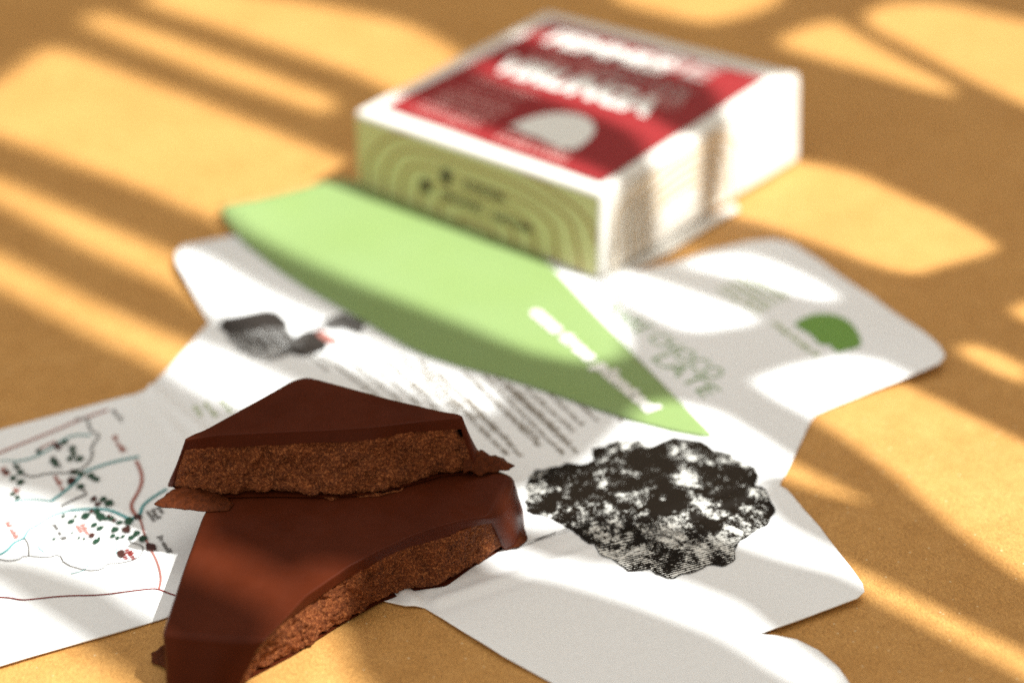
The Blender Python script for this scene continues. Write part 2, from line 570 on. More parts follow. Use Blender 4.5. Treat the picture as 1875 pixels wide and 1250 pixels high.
class Print:
    """collects flat printed marks that follow a paper surface, one mesh per ink"""

    def __init__(self, zf, lift=PR):
        self.v, self.f, self.zf, self.lift = [], [], zf, lift

    def poly(self, pts2, grid=None):
        vv, ff = cdt_fill(pts2, grid)
        o = len(self.v)
        self.v += [(p.x, p.y, self.zf(p.x, p.y) + self.lift) for p in vv]
        self.f += [[i + o for i in q] for q in ff]

    def ribbon(self, pts2, w, smooth=2, jitter=0.0):
        p = [Vector((q[0], q[1])) for q in pts2]
        if smooth:
            p = chaikin(p, smooth, closed=False)
        p = resample(p, 0.12, closed=False)
        o = len(self.v)
        n = len(p)
        for i in range(n):
            t = (p[min(i + 1, n - 1)] - p[max(i - 1, 0)]).normalized()
            nn = Vector((-t.y, t.x)) * (w * 0.41) * (1 + jitter * random.uniform(-1, 1))
            for s_ in (1, -1):
                q = p[i] + nn * s_
                self.v.append((q.x, q.y, self.zf(q.x, q.y) + self.lift))
        for i in range(n - 1):
            self.f.append([o + 2 * i, o + 2 * i + 1, o + 2 * i + 3, o + 2 * i + 2])

    def textline(self, a, b, h):
        """a line of small unreadable type: letter-sized bars from a to b"""
        a, b = Vector((a[0], a[1])), Vector((b[0], b[1]))
        L = (b - a).length
        d = (b - a) / L
        up = Vector((-d.y, d.x))
        x = 0.0
        word = random.randint(2, 8)
        while x < L:
            w = h * random.uniform(0.28, 0.5)
            hh = h * random.choice((0.62, 0.62, 0.66, 1.0, 0.95))
            lo = -0.25 * h if random.random() < 0.1 else 0
            o = len(self.v)
            for (u, t) in ((x, lo), (x + w, lo), (x + w, hh), (x, hh)):
                q = a + d * u + up * t
                self.v.append((q.x, q.y, self.zf(q.x, q.y) + self.lift))
            self.f.append([o, o + 1, o + 2, o + 3])
            x += w + h * 0.16
            word -= 1
            if word == 0:
                word = random.randint(2, 8)
                x += h * 0.45

    def build(self, name, mat, parent):
        return mesh_obj(name, self.v, self.f, mat, parent)


def G(px, py):
    return on_leaf(px, py).xy


def z7(x, y):
    return G(0.2079 * x, 700 + 0.2079 * y)


def z8(x, y):
    return G(0.296 * x, 880 + 0.296 * y)


# the engraved tree
TREE = [(110, 450), (115, 380), (112, 330), (130, 290), (150, 255), (190, 258), (230, 245), (265, 240), (300, 222), (335, 228), (370, 235), (430, 215), (418, 185), (420, 160), (450, 150), (480, 145),
        (510, 128), (540, 120), (590, 122), (640, 115), (670, 138), (695, 150), (740, 128), (800, 105), (870, 115), (940, 130), (965, 150), (990, 165), (1060, 180), (1090, 205), (1110, 215), (1150, 230), (1180, 250),
        (1195, 300), (1180, 330), (1225, 350), (1245, 385), (1250, 400), (1275, 440), (1262, 470), (1255, 490), (1225, 520), (1200, 530), (1150, 570), (1100, 600), (1085, 625), (1085, 655), (1075, 690), (1030, 710),
        (990, 700), (950, 700), (930, 722), (900, 735), (840, 745), (810, 760), (780, 765), (720, 745), (690, 725), (660, 730), (590, 725), (540, 700), (520, 680), (490, 670), (455, 650), (435, 625), (430, 600), (380, 590),
        (350, 560), (320, 540), (290, 520), (240, 490), (190, 470), (140, 465)]
t2 = resample([G(920 + 0.392 * x, 760 + 0.392 * y) for x, y in TREE], 0.05)
cx = sum((p for p in t2), Vector((0, 0))) / len(t2)
t3 = []
for i, p in enumerate(t2):
    d = (p - cx).normalized()
    t3.append(p + d * (0.045 * noise.noise(Vector((p.x * 7, p.y * 7, 3))) + 0.02 * noise.noise(Vector((p.x * 22, p.y * 22, 5)))))
pr = Print(leaf_z)
pr.poly(t3, 0.06)
pr.build("tree_engraving", M_engr, leaflet)
pr = Print(leaf_z, PR * 1.6)
o4 = lambda x, y: G(920 + 0.392 * x, 760 + 0.392 * y)
pr.ribbon([o4(60, 628), o4(200, 575), o4(330, 540), o4(455, 492)], 0.014, 1, 0.5)
pr.ribbon([o4(70, 605), o4(200, 568), o4(330, 525), o4(450, 490)], 0.012, 1, 0.6)
pr.ribbon([o4(150, 590), o4(250, 550)], 0.02, 1, 0.8)
edge = t3[int(len(t3) * 0.52):int(len(t3) * 0.93)]
pr.ribbon([p for p in edge[::2]], 0.018, 0, 0.5)
pr.build("engraving_outline", I_black, leaflet)

# body text in two columns
pr = Print(leaf_z)
for a, b in [((560, 648), (600, 680)), ((585, 652), (640, 690)), ((612, 668), (700, 738)), ((640, 662), (735, 740)), ((668, 660), (765, 742)), ((700, 662), (800, 752)), ((735, 668), (835, 756)), ((770, 676), (868, 768)), ((800, 682), (905, 792)), ((826, 735), (923, 832)),
             ((852, 728), (948, 834)), ((846, 682), (985, 818)), ((884, 690), (1027, 832)), ((905, 694), (1054, 830)), ((940, 716), (1020, 790)), ((1040, 726), (1092, 772)), ((1090, 742), (1110, 758)), ((1112, 745), (1136, 772)),
             ((1003, 722), (1062, 778)), ((690, 648), (790, 730)), ((728, 652), (836, 742)), ((764, 662), (880, 760)), ((865, 705), (985, 806)), ((924, 705), (1040, 812)), ((838, 722), (936, 816)), ((960, 712), (1046, 790))]:
    pr.textline(G(*a), G(*b), 0.095)
pr.build("body_text", I_text, leaflet)

# small picture at the top left
pr = Print(leaf_z)
pr.poly([G(*p) for p in [(400, 600), (408, 584), (488, 568), (508, 572), (526, 590), (528, 600), (470, 606), (420, 617)]], 0.1)
pr.poly([G(*p) for p in [(522, 640), (540, 618), (560, 606), (590, 604), (602, 622), (598, 640), (560, 654), (535, 650)]], 0.1)
pr.build("picture_dark", I_warm, leaflet)
pr = Print(leaf_z)
pr.poly([G(*p) for p in [(592, 588), (630, 574), (668, 594), (660, 612), (630, 602), (604, 604)]], 0.1)
for k in range(16):
    u = k / 15
    pr.ribbon([G(425 + 75 * u, 618 - 12 * u), G(470 + 70 * u, 658 - 8 * u)], 0.022, 0, 0.4)
    pr.ribbon([G(520 - 40 * u, 655 + 8 * u), G(560 + 8 * u, 606 + 20 * u)], 0.012, 0, 0.4)
pr.build("picture_hatching", I_grey, leaflet)
pr = Print(leaf_z, PR * 1.3)
for k in range(34):
    u = k / 33
    a = G(412 + 110 * u + random.uniform(-4, 4), 612 - 14 * u + random.uniform(-5, 5))
    pr.ribbon([a, a + (G(520, 640) - G(480, 600)) * random.uniform(0.4, 1.1)], 0.034, 0, 0.4)
for k in range(14):
    u = k / 13
    a = G(560 + 100 * u, 606 - 12 * u + random.uniform(-8, 8))
    pr.ribbon([a, a + (G(600, 604) - G(570, 616)) * random.uniform(0.4, 1.3)], 0.03, 0, 0.4)
pr.build("picture_strokes", I_grey, leaflet)
pr = Print(leaf_z, PR * 1.6)
pr.poly([G(*p) for p in [(578, 612), (592, 607), (606, 616), (620, 624), (618, 634), (602, 630)]], 0.1)
pr.build("picture_accent", I_pink, leaflet)
pr = Print(leaf_z)
for a, b in [((372, 738), (392, 764)), ((402, 734), (420, 756)), ((424, 716), (440, 734)), ((352, 745), (366, 764))]:
    pr.textline(G(*a), G(*b), 0.10)
pr.build("side_note", I_pale, leaflet)

# the map
pr = Print(leaf_z)
for line, w in [([z7(-60, 645), z7(0, 620), z7(200, 540), z7(430, 450), z7(700, 330), z7(950, 245)], 0.075), ([z7(350, 585), z7(440, 545), z7(490, 520)], 0.06),
                ([z7(1200, 690), z7(1250, 800), z7(1250, 900), z7(1200, 1000), z7(1150, 1080), z7(1175, 1150), z7(1225, 1190)], 0.08),
                ([z8(865, 232), z8(880, 280), z8(910, 390), z8(970, 490), z8(1000, 600), z8(985, 672)], 0.045)]:
    pr.ribbon(line, w)
for a, b in [(z7(980, 480), z7(1060, 610)), (z7(465, 830), z7(535, 955)), (z8(28, 260), z8(95, 372)), (z8(492, 275), z8(530, 335)), (z8(462, 282), z8(486, 318)), (z7(0, 760), z7(40, 830)), (z7(110, 940), z7(130, 975))]:
    pr.textline(a, b, 0.11)
pr.build("map_minor_road", I_pink, leaflet)
pr = Print(leaf_z)
pr.ribbon([z8(-120, 715), z8(-20, 721), z8(60, 725), z8(130, 740), z8(200, 735), z8(400, 712), z8(620, 710), z8(800, 685), z8(940, 668), z8(985, 672), z8(1060, 705), z8(1130, 720)], 0.032)
for p in (z8(770, 430), z8(790, 455), z8(750, 462)):
    pr.textline(p, p + Vector((0.1, -0.16)), 0.11)
pr.build("map_main_road", I_red, leaflet)
pr = Print(leaf_z)
for line, w in [([z7(120, 700), z7(250, 680), z7(330, 650), z7(440, 590), z7(560, 500), z7(680, 460), z7(800, 470)], 0.055), ([z7(0, 690), z7(120, 690)], 0.03),
                ([z7(1225, 655), z7(1000, 700), z7(820, 760), z7(720, 800), z7(680, 870), z7(560, 970), z7(450, 1050)], 0.075), ([z7(450, 1050), z7(300, 1030), z7(100, 1050), z7(0, 1120), z7(-60, 1150)], 0.04),
                ([z7(1470, 940), z7(1350, 1010), z7(1250, 1090), z7(1240, 1170), z7(1150, 1210), z7(1050, 1160), z7(950, 1120), z7(800, 1115), z7(620, 1130)], 0.075),
                ([z7(620, 1130), z7(470, 1170), z7(360, 1240), z8(210, 290), z8(170, 310), z8(155, 355), z8(85, 385)], 0.05), ([z8(155, 355), z8(85, 385), z8(50, 430), z8(0, 460), z8(-60, 470)], 0.06),
                ([z8(330, 360), z8(250, 385), z8(235, 415), z8(275, 445)], 0.022), ([z8(440, 578), z8(530, 555), z8(560, 500)], 0.018), ([z8(720, 380), z8(725, 440), z8(700, 470)], 0.018)]:
    pr.ribbon(line, w)
pr.build("map_river", I_teal, leaflet)
pr = Print(leaf_z, PR * 1.4)
for line, w in [([z7(770, 330), z7(800, 440), z7(890, 465), z7(800, 570), z7(820, 650), z7(760, 740), z7(640, 800), z7(430, 800), z7(260, 845), z7(150, 770), z7(120, 715)], 0.045),
                ([z7(660, 330), z7(780, 320)], 0.05), ([z7(320, 600), z7(350, 630)], 0.06), ([z7(540, 1095), z7(640, 1040), z7(770, 985)], 0.05), ([z7(700, 930), z7(760, 970)], 0.04),
                ([z8(-60, 485), z8(0, 490), z8(50, 500), z8(120, 490), z8(150, 465), z8(300, 480), z8(370, 455), z8(400, 520), z8(540, 560), z8(630, 555), z8(665, 515), z8(740, 515), z8(860, 485), z8(890, 430), z8(880, 405), z8(800, 380)], 0.026),
                ([z8(155, 360), z8(180, 400), z8(180, 465)], 0.032)]:
    pr.ribbon(line, w, 1)
for a, b in [(z7(980, 255), z7(1055, 345)), (z8(975, 350), z8(1028, 442)), (z8(900, 195), z8(945, 258)), (z8(930, 185), z8(965, 235)), (z8(965, 170), z8(995, 205)), (z8(325, 275), z8(385, 375)), (z7(450, 660), z7(520, 760))]:
    pr.textline(a, b, 0.10)
pr.build("map_border", I_grey, leaflet)


def blobs(lst, fz, inkmat, name, sc=1.0):
    p_ = Print(leaf_z, PR * 2.2)
    for (x, y, w) in lst:
        c = fz(x, y)
        n = 9
        rot = random.uniform(0, 6.28)
        p_.poly([c + Vector((math.cos(a), 1.1 * math.sin(a))) * w * sc * (0.064 + 0.035 * noise.noise(Vector((x + 3 * math.cos(a), y + 3 * math.sin(a), rot)))) for a in [6.2832 * k / n for k in range(n)]])
    return p_


pg = blobs([(130, 15, 1), (500, 40, 1.1), (640, 120, 1), (680, 145, 1.2), (530, 225, 1.2), (620, 222, 1.2), (632, 236, 1), (440, 260, .9), (585, 280, .9), (620, 300, 1), (715, 310, 1.2), (800, 262, 1.3), (595, 380, 1), (845, 335, 1.1), (885, 365, 1.2),
            (700, 350, .8), (730, 362, .7), (762, 352, .6), (615, 362, .5), (740, 265, .9), (690, 240, .8), (815, 360, .9), (395, 225, .6), (470, 225, .5), (110, 110, .8), (85, 90, .6), (448, 330, .4), (490, 360, .45), (522, 366, .45), (338, 366, .5),
            (600, 200, .9), (600, 190, .8), (660, 240, .7)], z8, I_dgreen, "")
p7 = blobs([(570, 535, 1), (640, 590, 1.1), (650, 640, 1), (620, 680, 1), (700, 680, 1.2), (470, 700, 1.1), (495, 735, .8), (660, 800, 1.1), (720, 810, 1), (800, 830, 1.2), (850, 860, 1.1), (180, 890, 1), (120, 850, .9), (150, 750, .9), (180, 800, 1),
            (340, 610, .8), (1140, 1225, 1.2), (890, 1190, 1.2), (750, 1190, 1), (110, 990, .7), (560, 1190, .6), (670, 1190, .5), (630, 1235, .9)], z7, I_dgreen, "")
o = len(pg.v)
pg.v += p7.v
pg.f += [[i + o for i in q] for q in p7.f]
pg.build("map_woodland", I_dgreen, leaflet)
pb = blobs([(780, 305, 1.2), (790, 312, 1), (572, 345, .9), (935, 420, 1.3), (925, 405, .9), (950, 430, .9), (748, 452, 1), (752, 466, .9), (440, 10, 1.1), (580, 120, .9), (610, 150, .7), (570, 195, .7)], z8, I_brown, "")
p7 = blobs([(500, 560, 1.2), (515, 585, .8), (630, 870, 1.2), (60, 795, .9), (640, 790, .9), (1222, 1192, 1.1), (860, 1080, .9), (830, 1030, .8), (960, 1190, .7), (1010, 1225, .7)], z7, I_brown, "")
o = len(pb.v)
pb.v += p7.v
pb.f += [[i + o for i in q] for q in p7.f]
pb.build("map_village", I_brown, leaflet)

# right-hand panel: logo, small print, big outlined letters
LOGO = [(900, 600), (950, 560), (1050, 510), (1180, 490), (1330, 510), (1450, 580), (1520, 680), (1552, 780), (1510, 820), (1400, 840), (1320, 868), (1290, 840), (1235, 785), (1180, 795), (1130, 772), (1085, 712), (1020, 670), (950, 630)]
z6 = lambda x, y: G(1280 + 0.192 * x, 480 + 0.192 * y)
pr = Print(leaf_z)
pr.poly(chaikin([z6(*p) for p in LOGO], 1), 0.1)
pr.build("dome_logo", I_green, leaflet)
pr = Print(leaf_z)
pr.textline(z6(690, 585), z6(1105, 905), 0.15)
for k in range(5):
    a = G(1312 + 13 * k, 530 - 7.5 * k)
    pr.textline(a, a + (G(1375, 568) - G(1310, 528)) * 1.15, 0.12)
pr.build("small_print", I_pale, leaflet)


def text_verts(body, bold=0.0):
    cu = bpy.data.curves.new("lettering", 'FONT')
    cu.body = body
    cu.offset = bold
    cu.resolution_u = 3
    ob = bpy.data.objects.new("lettering", cu)
    col.objects.link(ob)
    dg = bpy.context.evaluated_depsgraph_get()
    me = bpy.data.meshes.new_from_object(ob.evaluated_get(dg))
    vs = [Vector((q.co.x, q.co.y)) for q in me.vertices]
    fs = [list(p.vertices) for p in me.polygons]
    bpy.data.objects.remove(ob)
    bpy.data.curves.remove(cu)
    bpy.data.meshes.remove(me)
    x0, x1 = min(q.x for q in vs), max(q.x for q in vs)
    y0, y1 = min(q.y for q in vs), max(q.y for q in vs)
    return [Vector(((q.x - x0) / (x1 - x0), (q.y - y0) / (y1 - y0))) for q in vs], fs


def lettering(name, body, O, X, Y, zf, mat, parent, bold=0.0):
    """write body in the parallelogram O, O+X, O+Y (3D when zf is None)"""
    vs, fs = text_verts(body, bold)
    out = []
    for q in vs:
        p = O + X * q.x + Y * q.y
        if zf:
            out.append((p.x, p.y, zf(p.x, p.y) + PR))
        else:
            out.append(tuple(p))
    return mesh_obj(name, out, fs, mat, parent)


def letter_px(name, body, p0, p1, hgt, zf, mat, parent, bold=0.0, shear=0.0):
    a, b = on_leaf(*p0, 0, zf).xy, on_leaf(*p1, 0, zf).xy
    X = b - a
    Y = Vector((-X.y, X.x)).normalized() * hgt + X.normalized() * shear
    return lettering(name, body, a, X, Y, zf, mat, parent, bold)


letter_px("big_lettering", "RARE CHOCO", (1102, 570), (1302, 696), 0.42, leaf_z, I_green, leaflet, -0.012)
letter_px("big_lettering", "LATE", (1192, 658), (1290, 728), 0.42, leaf_z, I_green, leaflet, -0.012)

# ------------------------------------------------------------------ green card under the box
tipL = at(400, 378)


def card_z(x, y):
    d = (Vector((x, y)) - tipL.xy).length
    z = max(0.10, leaf_z(x, y) + 0.05) + 0.20 * math.exp(-(d / 1.6) ** 2)
    return z


card = empty("card", at(850, 560), "bright green paper card with white lettering reaching out from under the box", "card")
CARD = [(400, 378), (470, 364), (588, 333), (630, 326), (735, 362), (865, 410), (985, 462), (1006, 484), (1080, 564), (1180, 668), (1304, 796), (1284, 796), (1230, 786), (1160, 768), (1090, 746),
        (1020, 722), (960, 702), (900, 684), (840, 668), (780, 648), (730, 624), (680, 594), (620, 560), (560, 526), (500, 486), (450, 446), (420, 412)]
ring = resample([on_leaf(*p, 0, card_z) for p in CARD], 0.15)
v, f = cdt_fill([p.xy for p in ring], 0.2)
cs = mesh_obj("sheet", [(p.x, p.y, card_z(p.x, p.y)) for p in v], f, M_green, card, smooth=True)
s = cs.modifiers.new("thickness", 'SOLIDIFY')
s.thickness = 0.02 * K
s.offset = -1
letter_px("lettering", "one tree planted", (958, 574), (1176, 760), 0.46, card_z, I_white, card, 0.07)

# ------------------------------------------------------------------ chocolate box
BH = 2.0
ZB = 0.09
Lt, Bt, Rt, Ft = at(648, 203, BH), at(1002, 20, BH), at(1466, 134, BH), at(1104, 354, BH)
Lb, Rb, Fb = at(655, 338, ZB), at(1464, 294, ZB), at(1101, 511, ZB)
Bb = Vector((Bt.x - 0.05, Bt.y - 0.1, ZB))
box = empty("chocolate_box", (Lb + Rb) / 2 * 1.0, "white paper chocolate box with red label standing behind the green card", "box")
bm = bmesh.new()
off = box.location / K
cv = [bm.verts.new(p - off) for p in (Lb, Fb, Rb, Bb, Lt, Ft, Rt, Bt)]
for q in ((3, 2, 1, 0), (4, 5, 6, 7), (0, 1, 5, 4), (1, 2, 6, 5), (2, 3, 7, 6), (3, 0, 4, 7)):
    bm.faces.new([cv[i] for i in q])
bmesh.ops.bevel(bm, geom=list(bm.edges), offset=0.11, segments=3, profile=0.5, affect='EDGES')
bmesh.ops.subdivide_edges(bm, edges=[e for e in bm.edges if e.calc_length() > 1.0], cuts=10, use_grid_fill=True)
bmesh.ops.triangulate(bm, faces=[q for q in bm.faces if len(q.verts) > 4])
for q in bm.verts:
    q.co += q.normal * 0.02 * noise.noise(q.co * 0.9)
for q in bm.verts:
    q.co *= K
me = bpy.data.meshes.new("box_body")
bm.to_mesh(me)
bm.free()
me.polygons.foreach_set("use_smooth", [True] * len(me.polygons))
me.materials.append(M_boxpaper)
body = bpy.data.objects.new("box_body", me)
col.objects.link(body)
body.parent = box


def quad_panel(name, A, B, C, D, mat, parent, lift, n=8, inset=None):
    """bilinear patch A-B-C-D, moved lift along its normal"""
    nrm = (B - A).cross(D - A).normalized() * lift
    vs, fs = [], []
    for j in range(n + 1):
        for i in range(n + 1):
            u, t = i / n, j / n
            vs.append(A.lerp(B, u).lerp(D.lerp(C, u), t) + nrm)
    for j in range(n):
        for i in range(n):
            k = j * (n + 1) + i
            fs.append([k, k + 1, k + n + 2, k + n + 1])
    return mesh_obj(name, vs, fs, mat, parent, smooth=True)


def bil(A, B, C, D, u, t):
    return A.lerp(B, u).lerp(D.lerp(C, u), t)


M_side_l = ink("side_ground_green", (0.52, 0.51, 0.24), grain=0.05)
M_side_r = ink("side_ground_white", (0.72, 0.695, 0.63), grain=0.03)
I_tanline = ink("ink_contour_tan", (0.31, 0.19, 0.05))
I_fawn = ink("ink_contour_fawn", (0.58, 0.42, 0.22))


def arches(q, mat, cu, hw0, hh0, hw1, hh1, count, w, seed_):
    """nested contour lines printed on the side panel q, as thin ribbons"""
    n_ = (q[1] - q[0]).cross(q[3] - q[0]).normalized() * 0.04
    vs_, fs_ = [], []
    for k in range(count):
        f_ = k / (count - 1)
        hw, hh = hw0 + (hw1 - hw0) * f_, hh0 + (hh1 - hh0) * f_
        prev = None
        for i in range(61):
            a_ = math.pi * i / 60
            ca, sa = math.cos(a_), math.sin(a_)
            wob = 1 + 0.10 * noise.noise(Vector((ca * 1.6 + seed_, sa * 1.6, k * 0.22)))
            u_ = cu - hw * wob * math.copysign(abs(ca) ** 0.6, ca)
            t_ = hh * wob * sa ** 0.6
            for d_ in (0, 1):
                uu, tt = u_ + d_ * w * 0.28 * -ca, t_ + d_ * w * sa
                uu, tt = max(0.0, min(1.0, uu)), max(0.0, min(1.0, tt))
                vs_.append(bil(*q, uu, tt) + n_)
            if prev is not None:
                o_ = len(vs_)
                fs_.append([o_ - 4, o_ - 3, o_ - 1, o_ - 2])
            prev = 1
    return mesh_obj("contour_print", vs_, fs_, mat, box)


# long side facing left (L to F) and side facing right (F to R)
qa = [bil(Lb, Fb, Ft, Lt, *uv) for uv in ((0.012, 0.02), (0.985, 0.02), (0.985, 0.93), (0.012, 0.93))]
quad_panel("side_print", *qa, M_side_l, box, 0.03)
arches(qa, I_tanline, 0.52, 0.07, 0.10, 0.49, 0.965, 6, 0.045, 1.0)
qb = [bil(Fb, Rb, Rt, Ft, *uv) for uv in ((0.03, 0.05), (0.66, 0.05), (0.66, 0.93), (0.03, 0.93))]
quad_panel("side_print", *qb, M_side_r, box, 0.03)
arches(qb, I_fawn, 0.50, 0.22, 0.5, 0.49, 0.97, 5, 0.05, 5.0)
# icons and words on the left side
nl = (qa[1] - qa[0]).cross(qa[3] - qa[0]).normalized()
for (u, t) in ((0.395, 0.60), (0.305, 0.36)):
    c = bil(*qa, u, t) + nl * 0.045
    ex = (qa[1] - qa[0]).normalized()
    ey = (qa[3] - qa[0]).normalized()
    vs = [c] + [c + ex * math.cos(a) * 0.19 * q + ey * math.sin(a) * 0.21 * q for a, q in [(6.2832 * k / 16, 1.0 if k % 2 else 0.8) for k in range(16)]]
    mesh_obj("icon", vs, [[0, 1 + k, 1 + (k + 1) % 16] for k in range(16)], I_black, box)
for txt, u0, u1, t0, hh in (("COCOA", 0.47, 0.64, 0.52, 0.24), ("ORGANIC", 0.37, 0.55, 0.27, 0.20), ("NATURE", 0.59, 0.75, 0.24, 0.20)):
    O = bil(*qa, u0, t0) + nl * 0.046
    lettering("side_lettering", txt, O, bil(*qa, u1, t0) - bil(*qa, u0, t0), (qa[3] - qa[0]).normalized() * hh, None, I_black, box, 0.02)

# red label on top
lab = [at(704, 199, BH), at(1101, 336, BH), at(1403, 146, BH), at(1010, 42, BH)]
# slight inset measured corner by corner: left, front, right, back
label = quad_panel("label", *lab, I_lab, box, 0.045)


def on_label(u, t, h=0.055):
    p = bil(*lab, u, t)
    return Vector((p.x, p.y, BH + h))


def lab_text(body, u0, u1, t0, t1, mat, bold, h=0.055):
    vs, fs = text_verts(body, bold)
    mesh_obj("label_lettering", [on_label(u0 + (u1 - u0) * q.x, t0 + (t1 - t0) * q.y, h) for q in vs], fs, mat, box)


lab_text("FEMMES", 0.10, 0.66, 0.80, 0.935, I_white, 0.05)
lab_text("DE", 0.55, 0.83, 0.84, 0.975, I_labgrey, 0.03, 0.06)
lab_text("CACAO", 0.15, 0.50, 0.645, 0.765, I_labpink, 0.0)
lab_text("LAIT 55%", 0.46, 0.86, 0.64, 0.76, I_labgrey, 0.0)
lab_text("VIRUNGA", 0.09, 0.83, 0.475, 0.635, I_white, 0.055)
lab_text("CONGO", 0.70, 0.88, 0.575, 0.655, I_labpink, 0.0, 0.06)


# dome on the label and small print
dm = []
for k in range(15):
    a = math.pi * k / 14
    dm.append((0.635 - 0.150 * math.cos(a), 0.135 + 0.22 * math.sin(a) ** 0.85))
dm += [(0.77, 0.125), (0.73, 0.10), (0.70, 0.12), (0.67, 0.115), (0.63, 0.13), (0.57, 0.125), (0.52, 0.14)]
vs, fs = cdt_fill([Vector(q) for q in dm])
mesh_obj("dome_logo", [on_label(q.x, q.y) for q in vs], fs, I_white, box)
sv, sf = [], []
for row in range(9):
    u = 0.10
    t = 0.05 + row * 0.042
    if row in (6,):
        continue
    while u < 0.385:
        w = random.uniform(0.010, 0.022)
        hh = random.choice((0.014, 0.02, 0.024))
        o = len(sv)
        sv += [on_label(u, t), on_label(u + w, t), on_label(u + w, t + hh), on_label(u, t + hh)]
        sf.append([o, o + 1, o + 2, o + 3])
        u += w + random.choice((0.006, 0.006, 0.016))
for row in range(2):
    u = 0.50
    t = 0.035 + row * 0.04
    while u < 0.80:
        w = random.uniform(0.010, 0.022)
        o = len(sv)
        sv += [on_label(u, t), on_label(u + w, t), on_label(u + w, t + 0.022), on_label(u, t + 0.022)]
        sf.append([o, o + 1, o + 2, o + 3])
        u += w + random.choice((0.006, 0.006, 0.016))
mesh_obj("label_small_print", sv, sf, I_labpink, box)
# small print block on the right-hand side and the paper lip at the foot of it
nr = (qb[1] - qb[0]).cross(qb[3] - qb[0]).normalized()
sv, sf = [], []
for row in range(11):
    for (ua, ub) in ((0.12, 0.40), (0.62, 0.92)):
        u = ua
        t = 0.16 + row * 0.058
        while u < ub:
            w = random.uniform(0.012, 0.03)
            o = len(sv)
            for (a, b_) in ((u, t), (u + w, t), (u + w, t + 0.02), (u, t + 0.02)):
                sv.append(bil(*qb, a, b_) + nr * 0.045)
            sf.append([o, o + 1, o + 2, o + 3])
            u += w + random.choice((0.007, 0.007, 0.02))
mesh_obj("side_small_print", sv, sf, ink("ink_tan", (0.40, 0.35, 0.27)), box)
lip = [at(*p, 0.07) for p in ((1104, 512), (1160, 492), (1225, 462), (1290, 420), (1352, 384), (1345, 372), (1230, 432), (1110, 500))]
lv, lf = cdt_fill([p.xy for p in lip], 0.1)
fl = mesh_obj("bottom_flap", [(p.x, p.y, 0.07) for p in lv], lf, M_boxpaper, box)
s = fl.modifiers.new("thickness", 'SOLIDIFY')
s.thickness = 0.02 * K


# ------------------------------------------------------------------ chocolate pieces
def fbm(p, octs=4):
    return noise.fractal(p, 0.9, 2.1, octs)


